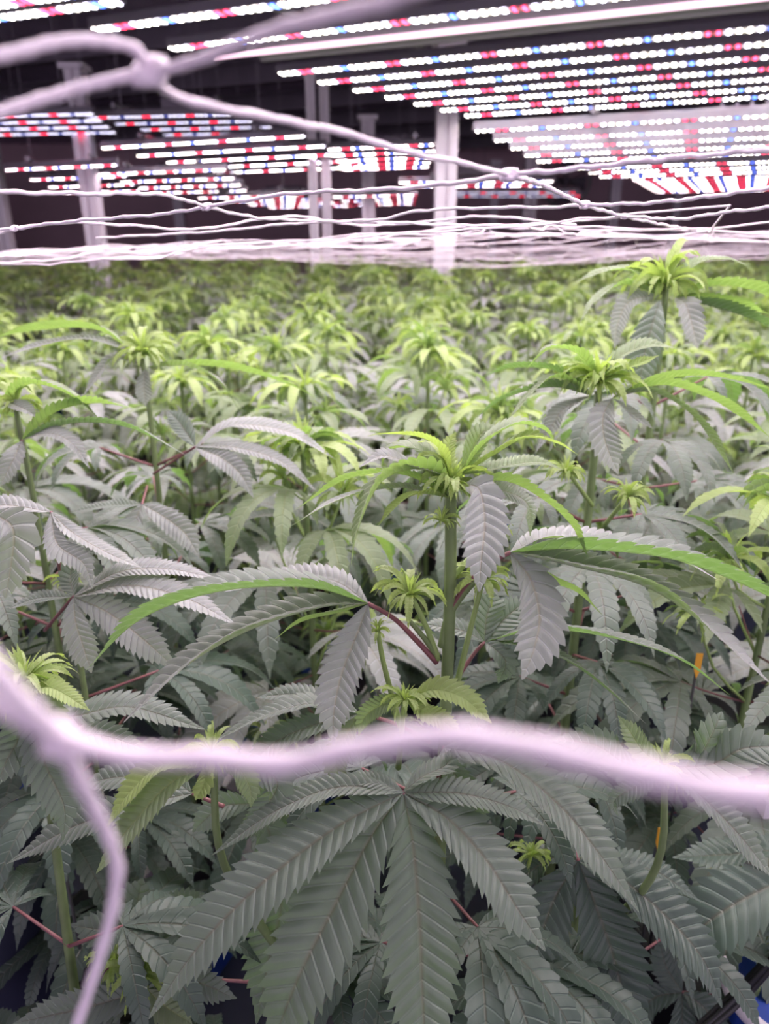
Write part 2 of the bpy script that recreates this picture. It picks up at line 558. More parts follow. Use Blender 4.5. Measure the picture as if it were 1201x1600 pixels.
def fixture(label, A, Bq, yaw, L, n, mat='led', w=0.045, group=None, driver=True):
    """A: left end of the nearest bar, Bq: left end of the farthest bar (world points, underside)"""
    A = Vector(A); Bq = Vector(Bq)
    e = Vector((math.cos(yaw), -math.sin(yaw), 0))
    t = thing('led_grow_light', label, 'grow light', A, group, rz=-yaw)
    key = (round(L, 2), mat, w)
    if key not in _bars:
        _bars[key] = led_bar_mesh(L, M[mat], w)
    Ri = Matrix.Rotation(yaw, 3, 'Z')
    D = Ri @ (Bq - A)
    for i in range(n):
        link('led_bar', _bars[key], t, D * (i / max(1, n - 1)))
    for fx in (0.22, 0.78):
        mb = MB()
        off = Vector((L * fx, 0, 0.062))
        # rail crosses over every bar, following the bars' offset
        mb.tube([off - D.normalized() * 0.03, off + D + D.normalized() * 0.03], 0.016, M['alu'], 4)
        build('cross_rail', mb, t, False)
    if driver:
        mb = MB()
        mb.box(Vector((L * .5, 0, .105)) + D * .5, (min(.5, L * .4), .12, .06), M['darkmetal'])
        for k in range(6):
            mb.box(Vector((L * .5 - .15 + .06 * k, 0, .14)) + D * .5, (.008, .11, .02), M['darkmetal'])
        build('driver_box', mb, t, False)
    for fx in (0.22, 0.78):
        top = 3.4 - A.z
        for s in (0.05, .95):
            mb = MB()
            p = Vector((L * fx, 0, .06)) + D * s
            mb.tube([p, (p.x, p.y, top)], 0.002, M['alu'], 4, cap=False)
            build('hanging_cable', mb, t)
    return t


H = 0.6
HF = 0.42
fixture('large seven-bar light filling the upper right corner', PH(436, 121, H), PH(725, 185, H), math.radians(22.6), 2.45, 7, w=.05)
fixture('five-bar light on the right just behind the large seven-bar one', PH(740, 210, HF), PH(837, 256, HF), math.radians(21.5), 2.2, 5, w=.030)
fixture('narrow three-bar light in the third row on the right', PH(900, 266, .42), PH(935, 279, .42), math.radians(21), 1.7, 3, w=.030)
fixture('densely lit light with striped red columns, far right above the horizon', PH(987, 284, .42), PH(1022, 302, .42), math.radians(18), 2.1, 6, w=.030, mat='led_pink')
# nearest top light with two bars in view and a glowing edge over a grey plate
t = fixture('nearest light crossing the top edge with a grey side plate', PH(147, 54, H), PH(266, 83, H), math.radians(22.8), 2.3, 2, driver=False, w=.05)
Ri = Matrix.Rotation(math.radians(22.8), 3, 'Z')
A0 = PH(147, 54, H)
gl = Ri @ (PH(335, 95, H) - A0)
mb = MB()
mb.tube([gl + Vector((0, 0, .012)), gl + Vector((2.2, 0, .012))], .009, M['diffuser'], 8)
build('glowing_strip', mb, t)
mb = MB()
mb.box(gl + Vector((1.17, .065, .04)), (2.1, .10, .04), M['grey'])
mb.box(gl + Vector((1.17, .12, .045)), (2.1, .01, .07), M['grey'])
build('side_plate', mb, t, False)
fixture('light cut by the top left corner of the view', PH(-160, 38, H), PH(-110, 50, H), math.radians(21), 0.72, 2, w=.05)
fixture('reddish dim light at the left edge below the thick knotted cord', PH(-75, 187, H), PH(-10, 214, H), math.radians(8), .80, 4, 'led_dim', w=.05)
fixture('dim reddish light between the left edge and the bright five-bar one', PH(135, 188, H), PH(255, 214, H), math.radians(8), 0.80, 4, 'led_dim', w=.036)
fixture('bright five-bar light left of the twin posts', PH(160, 235, .5), PH(335, 273, .5), math.radians(23), 1.35, 5, w=.036)
fixture('short light peeking out right of the twin posts', PH(512, 237, .5), PH(535, 268, .5), math.radians(21), 0.7, 5, 'led_pink', w=.036)
fixture('low four-bar light at the far left edge', PH(10, 269, .38), PH(100, 304, .38), math.radians(22), .82, 4, 'led_pink', w=.032)
fixture('low light between the leaning left post and the twin posts', PH(155, 276, .38), PH(240, 304, .38), math.radians(22), .95, 4, 'led_pink', w=.032)
fixture('farthest pinkish light low between the left and middle posts', PH(310, 312, .32), PH(420, 326, .32), math.radians(24), 1.0, 4, 'led_pink', w=.032)
fixture('far small light seen low through the twin posts', PH(520, 310, .34), PH(540, 322, .34), math.radians(20), .75, 3, 'led_pink', w=.032)
fixture('thin distant light behind the tall white middle post', PH(622, 288, .40), PH(630, 294, .40), math.radians(6), 1.15, 2, 'led_pink', w=.032)
fixture('dim bluish distant light under the thin one right of the tall post', PH(690, 304, .36), PH(712, 309, .36), math.radians(3), 1.1, 2, 'led_dim', w=.05)
# lights of the same rows above the near plants
for i, (cx, cy) in enumerate([(-2.1, 1.0), (-.15, 0.35), (1.15, -0.2), (-.9, 1.42), (.15, 1.15), (1.55, .55)]):
    A = Vector((cx, cy, CAMZ + H)) - EB * .6
    fixture('multi-bar light above the nearest plants over the top edge', A, A + GD * .78, YAW, 1.2, 8, w=.05, group='lights above the nearest plants')


# ------------------------------------------------------------------ posts
def post(label, x, ytop, w, depth, h=None, twin=False):
    base = P(x, 385, depth)
    BT = .591
    top = CAMZ + H + .35
    if depth > 7.4: BT = 0.0
    loc = Vector((base.x, depth, BT))
    top -= BT
    t = thing('rack_post', label, 'post', loc)
    mb = MB()
    hh = w / 2
    sec = [(-hh, -hh), (-.2 * hh, -hh), (-.2 * hh, -.6 * hh), (.2 * hh, -.6 * hh), (.2 * hh, -hh), (hh, -hh), (hh, hh), (-hh, hh)]
    n = len(sec)
    vs = [(a, b_, .01) for a, b_ in sec] + [(a, b_, top) for a, b_ in sec]
    mb.add(vs, [(i, (i + 1) % n, n + (i + 1) % n, n + i) for i in range(n)] + [tuple(range(n))[::-1], tuple(range(n, 2 * n))], M['steel'])
    build('upright', mb, t, False)
    mb = MB(); mb.box((0, 0, .006), (w * 2, w * 2, .012), M['steel']); build('foot_plate', mb, t, False)
    mb = MB(); mb.box((0, 0, top + .015), (w * 1.5, w * 1.5, .03), M['steel']); build('top_cap', mb, t, False)
    return t


post('tall white square post in the middle, the widest one', 693, 190, .115, 4.45)
post('white post at the left, third of the frame width from twin posts', 152, 230, .10, 5.0)
post('white post cut by the left edge of the view', 12, 250, .09, 6.2)
post('left one of the twin white posts', 492, 205, .055, 5.2)
post('right one of the twin white posts', 512, 205, .06, 5.3)
post('short-looking white post just right of the twin posts', 576, 285, .11, 6.9)
post('thin white post right of the tall middle post', 768, 308, .10, 10.5)
post('blurred white post beside the thin one, nearer the tall middle post\'s right', 822, 300, .13, 8.0)
post('white post under the dense lights on the right', 952, 285, .11, 9.3)
post('slim white post rightmost of all', 1048, 303, .10, 11.2)
post('faint far post between the left post and the twin posts', 285, 315, .12, 11.0)

# ------------------------------------------------------------------ benches
BZ = 0.60
for k in range(-3, 5):
    c = EB * (k * 1.35 + 0.1) + GD * 4.2
    t = thing('grow_bench', ['', ''][0] or 'white-framed bench with dark tray, %s' % ('far left', 'left', 'left of middle', 'under the middle plants', 'right of middle', 'right', 'far right', 'at the right-hand wall')[k + 3], 'bench', c, rz=-YAW)
    W, LL = 1.22, 8.6
    mb = MB(); mb.box((0, 0, BZ - .02), (W - .04, LL - .04, .02), M['navy'])
    for s in (-1, 1):
        mb.box((s * (W / 2 - .03), 0, BZ + .01), (.02, LL - .04, .06), M['blue'])
        mb.box((0, s * (LL / 2 - .03), BZ + .01), (W - .04, .02, .06), M['blue'])
    build('flood_tray', mb, t, False)
    mb = MB()
    for s in (-1, 1):
        mb.box((s * W / 2, 0, BZ), (.035, LL, .10), M['steel'])
        mb.box((0, s * LL / 2, BZ), (W, .035, .10), M['steel'])
    build('frame', mb, t, False)
    for s in (-1, 1):
        for q in (-.95, -.3, .3, .95):
            mb = MB(); mb.box((s * (W / 2 - .1), q * LL / 2, (BZ - .03) / 2), (.05, .05, BZ - .03), M['steel'])
            build('leg', mb, t, False)

# ------------------------------------------------------------------ net
NETZ = [(0.0, .035), (.4, .034), (.7, .020), (1.0, .010), (1.5, -.004), (3, -.045), (6, -.075), (12, -.10)]


def netz(x, y):
    z = np.interp(y, [a for a, _ in NETZ], [b_ for _, b_ in NETZ])
    z += 0.040 * y ** .5 * noise.noise(Vector((x * 1.3, y * 1.3, 3.1)))
    z += 0.02 * max(0, (x / max(y, .4)) - .25) * min(1.5, y) - 0.03 * max(0, -x / max(y, .4) - .15) * min(3, y)
    return CAMZ + z


net = thing('trellis_net', 'white knotted trellis net stretched over the plants around the viewpoint', 'net', (0, 0, CAMZ))
off = Vector((0, 0, -CAMZ))


def wob(pts, amp, n, sd):
    C = catmull(pts, n)
    rs = np.random.RandomState(sd)
    ph_ = rs.rand(3) * 6
    for i in range(1, n - 1):
        e = min(i, n - 1 - i) / 3.0
        e = min(1, e)
        C[i, 2] += amp * e * (math.sin(i * .9 + ph_[0]) * .6 + math.sin(i * 2.1 + ph_[1]) * .5)
        C[i, 0] += amp * .6 * e * math.sin(i * 1.4 + ph_[2])
    return C


def cord(mb, pts, r, n=40, amp=0.0006, sd=0):
    C = wob([p + off for p in pts], amp, n, sd)
    rr = r * (1 + .10 * np.sin(np.arange(n) * 1.7))
    mb.tube(C, rr, M['cord'], 8)


K1 = P(235, 112, .20); K2 = P(795, 273, .38); K3 = P(913, 320, .52); K4 = P(323, 323, .55); K5 = P(22, 357, .62)
K0 = P(92, 1152, .085)
R0 = 0.00135
mb = MB()
cord(mb, [K1, P(205, 74, .195), P(110, 64, .185), P(0, 88, .175), P(-120, 110, .165)], R0, sd=1, amp=.0001)
cord(mb, [K1, P(130, 136, .195), P(0, 176, .185), P(-120, 215, .175)], R0, sd=2, amp=.0001)
cord(mb, [K1, P(300, 98, .19), P(430, 47, .165), P(600, 4, .14), P(760, -60, .12)], R0, sd=3, amp=.0001)
cord(mb, [K1, P(272, 150, .215), P(400, 180, .24), P(530, 206, .275), P(655, 243, .31), P(700, 250, .33), K2], .0012, sd=4, amp=.0003)
build('near_upper_cords', mb, net)
mb = MB()
cord(mb, [K0, P(20, 1085, .075), P(-60, 990, .07)], R0 * 1.15, sd=5, amp=.0001)
cord(mb, [K0, P(30, 1118, .083), P(-30, 1085, .08), P(-120, 1050, .07)], R0, sd=15, amp=.0001)
cord(mb, [K0, P(142, 1250, .10), P(180, 1335, .115), P(180, 1400, .12), P(160, 1480, .125), P(118, 1610, .13), P(80, 1720, .13)], R0, sd=6, amp=.0001)
cord(mb, [K0, P(200, 1180, .085), P(330, 1184, .083), P(450, 1192, .08), P(560, 1168, .076), P(690, 1150, .072), P(820, 1165, .068), P(960, 1198, .064), P(1100, 1228, .061), P(1210, 1242, .06), P(1400, 1262, .055)], R0 * 1.1, sd=7, amp=.0001)
build('near_lower_cords', mb, net)
mb = MB()
cord(mb, [K2, P(900, 264, .37), P(1000, 252, .36), P(1100, 243, .34), P(1260, 228, .31)], .0012, sd=8)
cord(mb, [K2, P(700, 287, .42), P(600, 296, .46), P(450, 303, .52), K4], .0012, sd=9)
cord(mb, [K2, P(845, 288, .44), P(880, 305, .48), K3], .0013, n=60, sd=10, amp=.0004)
cord(mb, [K3, P(1000, 318, .50), P(1100, 308, .47), P(1260, 285, .42)], .0012, sd=11)
cord(mb, [K3, P(850, 324, .56), P(750, 325, .6), P(650, 330, .66), P(590, 343, .7), P(450, 350, .8), P(330, 362, .85), P(150, 372, .9)], .0012, sd=12, n=70)
cord(mb, [K4, P(250, 304, .5), P(150, 303, .46), P(0, 300, .42), P(-120, 296, .4)], .0012, sd=13)
cord(mb, [K4, P(250, 335, .57), P(120, 345, .6), K5, P(-80, 365, .6)], .0012, sd=14)
cord(mb, [K4, P(400, 340, .62), P(500, 345, .7), P(600, 347, .75), P(720, 352, .8), P(850, 350, .85), P(975, 338, .8)], .0012, sd=16, n=70)
cord(mb, [K3, P(945, 330, .58), P(975, 338, .65), P(1040, 352, .8), P(1100, 362, 1.1)], .0013, sd=17, n=60, amp=.0006)
cord(mb, [P(975, 338, .65), P(1060, 342, .6), P(1130, 332, .56), P(1260, 318, .5)], .0012, sd=18)
cord(mb, [K5, P(100, 348, .66), P(200, 352, .7), P(310, 358, .75), P(450, 338, .8), P(560, 352, .85), P(650, 348, .9), P(760, 338, .85), P(900, 352, .8)], .0012, sd=19, n=80)
cord(mb, [P(-60, 385, .7), K5], .0012, n=12)
build('middle_cords', mb, net)
# the far field of the net
mb = MB()
rs = random.Random(5)
cell = 0.17
NJ, NI = 44, 60
node = {}
for j in range(NJ):
    for i in range(NI):
        p = GD * (0.75 + j * cell) + EB * ((i - 27) * cell) + Vector((rs.uniform(-.02, .02), rs.uniform(-.02, .02), 0))
        if p.y < .62 or abs(p.x) > .58 * p.y + .45 or p.y > 7.2:
            continue
        node[i, j] = Vector((p.x, p.y, netz(p.x, p.y) - CAMZ + rs.uniform(-.006, .006)))
for (i, j), a in node.items():
    for dn in ((1, 0), (0, 1)):
        b_ = node.get((i + dn[0], j + dn[1]))
        if b_ is None: continue
        m_ = (a + b_) / 2 + Vector((rs.uniform(-.008, .008), rs.uniform(-.008, .008), rs.uniform(-.007, .003)))
        if a.y < 3:
            C = catmull([a, m_, b_], 8)
            C[1:-1, 2] += np.array([rs.uniform(-.0015, .0015) for _ in range(6)])
        else:
            C = [a, m_, b_]
        mb.tube(C, .0010 if a.y < 2 else .0011, M['cord'], 5 if a.y < 3 else 3, cap=False)
build('far_mesh', mb, net)


def knot(p, r, sq=(1.5, 1, .9)):
    mb = MB()
    o = p + off
    for k in range(3):
        a = k * 2.1
        ring = [(o.x + r * sq[0] * .6 * math.cos(t_), o.y + r * .5 * math.sin(t_ + a), o.z + r * .55 * math.sin(t_ + a * .7)) for t_ in np.linspace(0, 6.283, 13)]
        mb.tube(ring, r * .42, M['cord'], 6, cap=False)
    mb.ball(o, r * .62, M['cord'], sq)
    build('knot', mb, net)


knot(K1, .0040, (1.2, 1, 1.3)); knot(K2, .0034, (1.7, 1, .9)); knot(K3, .0030); knot(K4, .0030); knot(K5, .0028); knot(K0, .0026, (1, 1, 1)); knot(P(975, 338, .65), .0026)

# ------------------------------------------------------------------ plants: hand-placed ones
UP = (0, 0, 1)
CAMV = (0, -.75, .65)       # faces the viewer
AWAY = (0, .33, .94)        # upper side turned away, underside shows
FLAT = (0, -.25, 1)


def blades(mb, base, specs, mat, hi=True):
    for k, s in enumerate(specs):
        pts, w, nh = s[0], s[1], s[2]
        mt = M[s[3]] if len(s) > 3 else M[mat]
        path = [P(*base)] + [P(*q) for q in pts]
        L = sum((path[i + 1] - path[i]).length for i in range(len(path) - 1))
        Y = base[2]
        sc = P(base[0] + 1, base[1], Y).x - P(base[0], base[1], Y).x
        wm = w * sc * (1.18 if len(s) > 4 and s[4] >= .45 else 1.0)
        n = int(max(9, min(30, L / (wm * .23)))) if wm > 0 else 12
        leaflet(mb, path, wm, nh, mt, teeth=n, rpt=4 if hi else 2, cols=9 if hi else 7, fold=s[4] if len(s) > 4 else 0.3, seed=k * 7 + int(abs(base[0])), wave=.10, quilt=.15)


def stalk(mb, pts, r0, r1, mat, n=14, sides=8):
    C = catmull(pts, n)
    mb.tube(C, np.linspace(r0, r1, n), M[mat], sides, lumpy=1 if sides >= 10 else 0)


def pot(parent, loc):
    mb = MB()
    pr = [(.055, .0), (.068, .10), (.072, .10), (.072, .115), (.066, .115), (.064, .095), (0.001, .095)]
    s = 16
    vs = [(loc[0] + r * math.cos(2 * math.pi * k / s), loc[1] + r * math.sin(2 * math.pi * k / s), loc[2] + z) for r, z in pr for k in range(s)]
    f = [(i * s + k, i * s + (k + 1) % s, (i + 1) * s + (k + 1) % s, (i + 1) * s + k) for i in range(len(pr) - 1) for k in range(s)]
    mb.add(vs, f[:-2 * s] + f[-2 * s:-s], M['blackp'])
    mb.add(vs[-2 * s:], [(k, (k + 1) % s, s + (k + 1) % s, s + k) for k in range(s)], M['soil'])
    mb.add(vs[:s], [tuple(range(s))[::-1]], M['blackp'])
    return build('pot', mb, parent)


POTZ = BZ - .009


def hero(label, sx, sy, sY, r=(.0045, .0030), lean=(0, 0)):
    """plant with stem top at pixel sx,sy at distance sY; returns root with local offset helper"""
    top = P(sx, sy, sY)
    bx, by = top.x + lean[0], top.y + lean[1]
    t = thing('cannabis_plant', label, 'plant', (bx, by, POTZ))
    zero = Vector((bx, by, POTZ))
    mb = MB()
    pts = [(bx, by, POTZ + .09), (bx * .6 + top.x * .4, by * .6 + top.y * .4, POTZ + .09 + (top.z - POTZ) * .35), (top.x + .002, top.y, top.z - .10), tuple(top)]
    stalk(mb, pts, r[0] * 1.3, r[1], 'stem', 30, 14)
    build('stem', mb, t).location = -zero
    pot(t, (0, 0, 0))
    t['_z'] = 0
    del t['_z']
    fill(t, zero, bx * .3 + top.x * .7, by * .3 + top.y * .7, top.z - .13 if sY > .55 else min(top.z - .25, 1.12), int(abs(sx)) + 5)
    return t, zero


def part(name, mb, root, zero):
    o = build(name, mb, root)
    o.location = -zero
    return o


def hleaf(root, zero, base, specs, mat='mature', petiole=None, pm='petiole', pr=(.0016, .0013), hi=True):
    mb = MB(); blades(mb, base, specs, mat, hi)
    o = part('fan_leaf', mb, root, zero)
    if petiole:
        mb = MB(); stalk(mb, [P(*q) for q in petiole] + [P(*base)], pr[0], pr[1], pm)
        build('leaf_stalk', mb, o)
    return o


def fill(root, zero, x, y, ztop, seed, zb=.78, L=.13):
    rng = random.Random(seed)
    z = ztop; i = 0
    while z > zb:
        for sd in (0, 1):
            az = i * 1.57 + sd * math.pi + rng.uniform(-.4, .4)
            el = math.radians(rng.uniform(5, 30))
            pl = rng.uniform(.05, .08)
            b0 = Vector((x, y, z)); b1 = b0 + Vector((math.cos(az) * math.cos(el), math.sin(az) * math.cos(el), math.sin(el))) * pl
            if b1.y < .30: continue
            mb = MB()
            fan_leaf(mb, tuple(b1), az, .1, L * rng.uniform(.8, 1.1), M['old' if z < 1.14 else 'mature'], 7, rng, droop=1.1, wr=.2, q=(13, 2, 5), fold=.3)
            o = part('fan_leaf', mb, root, zero)
            mb = MB(); stalk(mb, [b0, b1], .0016, .0012, 'petiole', 4, 6)
            build('leaf_stalk', mb, o)
        z -= .075 if ztop < 1.13 else .05; i += 1


def hshoot(root, zero, base, Rpx, seed, stem=None, dens=1.0, mat='young', r=(.0022, .0016)):
    rng = random.Random(seed)
    mb = MB()
    sc = P(base[0] + 1, base[1], base[2]).x - P(base[0], base[1], base[2]).x
    young_tip(mb, tuple(P(*base)), Rpx * sc, rng, M['young'], M[mat], dens, (12, 3, 5))
    if stem:
        stalk(mb, [P(*q) for q in stem] + [P(*base)], r[0], r[1], 'stem_bright')
    return part('side_shoot', mb, root, zero)


# ---- main plant
root, z0 = hero('tall sharp plant in the middle with a purple leaf stalk and bright crown', 704, 762, .44, (.0046, .0036))
mb = MB()
stalk(mb, [P(690, 1010, .44), P(702, 960, .44), P(735, 915, .436), P(760, 893, .432)], .0030, .0020, 'stem', 12)
stalk(mb, [P(683, 1025, .44), P(665, 1000, .436), P(640, 970, .432)], .0022, .0016, 'stem', 10)
part('branch', mb, root, z0)
hleaf(root, z0, (575, 943, .42), [
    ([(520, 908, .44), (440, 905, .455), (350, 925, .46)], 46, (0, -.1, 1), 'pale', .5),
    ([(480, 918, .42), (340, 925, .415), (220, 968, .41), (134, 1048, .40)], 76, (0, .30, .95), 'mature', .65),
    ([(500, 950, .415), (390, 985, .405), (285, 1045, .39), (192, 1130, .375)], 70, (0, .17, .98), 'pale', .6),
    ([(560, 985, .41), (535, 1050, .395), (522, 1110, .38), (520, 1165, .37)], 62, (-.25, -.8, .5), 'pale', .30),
    ([(530, 957, .425), (470, 972, .43), (425, 1002, .43)], 26, AWAY, 'mid', .58),
], petiole=[(682, 1035, .44), (650, 1000, .435), (615, 966, .425)], pr=(.0021, .0014))
hleaf(root, z0, (797, 863, .43), [
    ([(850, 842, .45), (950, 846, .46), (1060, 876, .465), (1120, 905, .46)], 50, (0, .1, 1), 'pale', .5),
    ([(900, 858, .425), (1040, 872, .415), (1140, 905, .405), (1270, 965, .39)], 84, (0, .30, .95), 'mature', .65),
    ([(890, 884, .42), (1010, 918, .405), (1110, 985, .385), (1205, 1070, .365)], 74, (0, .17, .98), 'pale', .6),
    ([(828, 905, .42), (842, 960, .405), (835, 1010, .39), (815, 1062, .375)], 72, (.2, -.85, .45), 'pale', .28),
    ([(850, 905, .44), (900, 925, .45), (940, 960, .45)], 30, AWAY, 'mid', .58),
], petiole=[(702, 955, .44), (735, 908, .436), (770, 878, .432)], pr=(.0024, .0014))
hleaf(root, z0, (757, 1003, .47), [
    ([(850, 984, .465), (960, 998, .455), (1060, 1030, .445), (1140, 1086, .435)], 50, (0, .35, .93), 'mature', .4),
    ([(815, 1010, .46), (880, 1030, .45), (945, 1075, .44), (1010, 1132, .43)], 38, (0, .3, .95), 'mature', .4),
    ([(760, 965, .48), (772, 925, .49)], 46, (0, -.6, .8), 'mature', .2),
    ([(785, 970, .48), (825, 935, .49)], 42, (0, -.6, .8), 'mature', .2),
    ([(770, 1012, .462), (790, 1035, .455), (778, 1068, .45)], 30, CAMV),
    ([(720, 985, .47), (660, 975, .47)], 36, FLAT),
], petiole=[(692, 1110, .45), (715, 1060, .455), (740, 1022, .465)], pr=(.0019, .0013))
# crown of the main plant
hleaf(root, z0, (702, 778, .438), [
    ([(665, 735, .43), (600, 750, .415), (562, 820, .40), (548, 885, .39)], 48, (-.1, .4, .9), 'mid', .6),
    ([(630, 742, .44), (545, 748, .44), (460, 797, .435)], 36, (0, .35, .93), 'mid', .55),
    ([(620, 762, .43), (530, 782, .42), (447, 826, .41)], 32, (0, .3, .95), 'pale', .45),
    ([(655, 772, .42), (618, 790, .41), (590, 822, .40)], 24, (0, .3, .95), 'young', .5),
], 'mid')
hleaf(root, z0, (722, 757, .432), [
    ([(748, 765, .42), (757, 815, .405), (752, 870, .39), (748, 925, .38)], 62, (.15, -.85, .5), 'pale', .30),
    ([(790, 752, .43), (850, 782, .425), (893, 822, .42), (918, 870, .415)], 42, (0, .33, .94), 'mid', .6),
    ([(790, 768, .44), (825, 790, .45), (828, 838, .45)], 30, CAMV, 'pale', .3),
], 'mid')
hleaf(root, z0, (722, 742, .44), [
    ([(755, 695, .44), (805, 664, .44), (850, 672, .44), (868, 700, .44)], 36, (0, .1, 1), 'mid', .5),
    ([(770, 712, .435), (820, 685, .43), (868, 692, .43), (905, 712, .43)], 32, (0, .1, 1), 'young', .5),
    ([(738, 700, .45), (755, 675, .455), (785, 668, .46)], 28, (.4, -.3, .8), 'mid', .5),
    ([(780, 730, .45), (840, 722, .46), (880, 735, .46)], 28, FLAT, 'mid', .5),
], 'mid')
hleaf(root, z0, (702, 745, .44), [
    ([(690, 705, .44), (655, 683, .44), (600, 678, .44), (572, 682, .44)], 20, (0, .4, .9), 'young', .5),
    ([(660, 706, .45), (612, 702, .45), (594, 735, .45)], 46, (-.2, .1, 1), 'mid', .35),
    ([(650, 730, .43), (600, 712, .425), (560, 730, .42)], 34, (0, -.2, 1), 'pale', .4),
    ([(700, 700, .45), (712, 675, .455)], 20, CAMV, 'young', .5),
], 'mid')
hshoot(root, z0, (706, 752, .44), 85, 3, dens=1.6)
hshoot(root, z0, (690, 812, .435), 45, 33, dens=.7)
hshoot(root, z0, (640, 925, .43), 78, 4, [(684, 1030, .44), (668, 985, .436)], dens=1.2)
hshoot(root, z0, (755, 905, .44), 70, 5, [(712, 1075, .44), (738, 970, .44)], dens=1.2)
hshoot(root, z0, (590, 985, .43), 34, 6, [(625, 1135, .44), (600, 1040, .435)], dens=.8)
hshoot(root, z0, (770, 830, .46), 40, 7, [(705, 905, .44)], dens=.7)
# ---- lower big fan and right side leaf
hleaf(root, z0, (630, 1238, .385), [
    ([(530, 1230, .385), (430, 1268, .375), (330, 1337, .365)], 46, (-.1, -.1, 1), 'mature', .3),
    ([(530, 1290, .37), (410, 1380, .345), (310, 1480, .325), (232, 1592, .31)], 84, (-.2, -.5, .85), 'mature', .2),
    ([(578, 1310, .37), (515, 1430, .345), (465, 1530, .325), (415, 1660, .31)], 108, (-.1, -.6, .8), 'mature', .18),
    ([(645, 1320, .37), (655, 1440, .345), (660, 1560, .325), (668, 1690, .305)], 104, (.05, -.6, .8), 'mature', .18),
    ([(700, 1280, .375), (760, 1345, .36), (808, 1420, .345), (852, 1486, .335)], 82, (.25, -.5, .85), 'mature', .2),
    ([(720, 1240, .385), (800, 1262, .38), (850, 1290, .375)], 46, (.1, -.3, 1), 'mature', .3),
    ([(660, 1214, .39), (697, 1195, .40), (708, 1168, .405)], 44, (.2, .2, 1), 'mature', .3),
    ([(590, 1222, .39), (540, 1212, .395)], 30, FLAT, 'mature', .3),
], petiole=[(682, 1345, .44), (665, 1290, .41), (645, 1255, .395)], pr=(.0019, .0014))
hleaf(root, z0, (693, 1168, .42), [
    ([(780, 1188, .41), (870, 1255, .395), (940, 1340, .375), (998, 1425, .36)], 76, (.3, -.35, .9), 'mature', .28),
    ([(760, 1165, .43), (840, 1170, .43), (930, 1200, .425)], 40, FLAT, 'mature', .3),
    ([(700, 1190, .41), (735, 1260, .40), (745, 1330, .395)], 44, CAMV, 'mature', .3),
], petiole=[(684, 1220, .44)])
hshoot(root, z0, (632, 1092, .41), 62, 9, [(622, 1200, .43)], dens=1.1)
hleaf(root, z0, (640, 1090, .41), [
    ([(680, 1078, .405), (725, 1092, .395), (768, 1130, .385)], 42, (0, -.3, 1), 'young', .3),
    ([(660, 1110, .40), (690, 1125, .395), (725, 1155, .385)], 28, CAMV, 'young', .35),
    ([(600, 1100, .41), (570, 1120, .41), (560, 1150, .405)], 30, CAMV, 'mid', .35),
], 'young', hi=True)
hleaf(root, z0, (560, 1115, .44), [
    ([(490, 1100, .44), (410, 1120, .43), (330, 1160, .42)], 48, (0, .2, 1), 'mature', .35),
    ([(500, 1130, .43), (430, 1160, .42), (370, 1220, .41)], 44, (0, -.3, 1), 'mature', .3),
    ([(540, 1150, .43), (525, 1195, .42), (545, 1235, .41)], 36, CAMV, 'mid', .3),
    ([(520, 1100, .45), (460, 1085, .46), (400, 1090, .46)], 40, FLAT, 'mature', .3),
], petiole=[(672, 1160, .44), (615, 1130, .44)])
hleaf(root, z0, (395, 1255, .46), [
    ([(430, 1200, .46), (480, 1190, .46)], 40, CAMV, 'mature'),
    ([(345, 1262, .45), (300, 1300, .44)], 40, CAMV, 'mature'),
    ([(420, 1300, .45), (440, 1400, .44), (420, 1500, .43), (400, 1600, .42)], 84, (0, -.7, .7), 'mature', .2),
    ([(455, 1310, .46), (530, 1370, .45), (560, 1440, .44)], 60, CAMV, 'mature', .2),
], petiole=[(500, 1300, .49)])

# ---- plant at lower left with bright tip behind the cord
root, z0 = hero('low plant with bright tip behind the blurred lower cord, left of centre', 332, 1178, .40, (.0040, .0022), lean=(.07, .10))
hshoot(root, z0, (330, 1172, .40), 66, 12, dens=1.2)
hleaf(root, z0, (318, 1198, .395), [
    ([(255, 1195, .385), (205, 1235, .375), (165, 1295, .365)], 44, (-.2, -.2, 1), 'young', .35),
    ([(265, 1225, .38), (205, 1290, .365), (150, 1365, .355)], 54, (-.3, -.4, .9), 'mid', .25),
    ([(320, 1220, .385), (305, 1250, .38)], 26, CAMV, 'young', .3),
], 'mid')
hleaf(root, z0, (345, 1195, .40), [
    ([(370, 1198, .39), (390, 1230, .385), (392, 1262, .38)], 34, CAMV, 'mid', .3),
    ([(430, 1215, .39), (410, 1270, .38), (360, 1320, .375)], 44, CAMV, 'mature', .3),
    ([(300, 1180, .41), (240, 1185, .41)], 24, FLAT, 'young', .4),
], 'mid')
hleaf(root, z0, (300, 1240, .43), [
    ([(230, 1255, .42), (120, 1290, .41), (10, 1350, .40)], 52, (-.1, -.3, 1), 'mature', .3),
    ([(260, 1215, .44), (180, 1215, .44), (120, 1230, .44)], 50, FLAT, 'mature', .3),
], petiole=[(350, 1260, .43)])

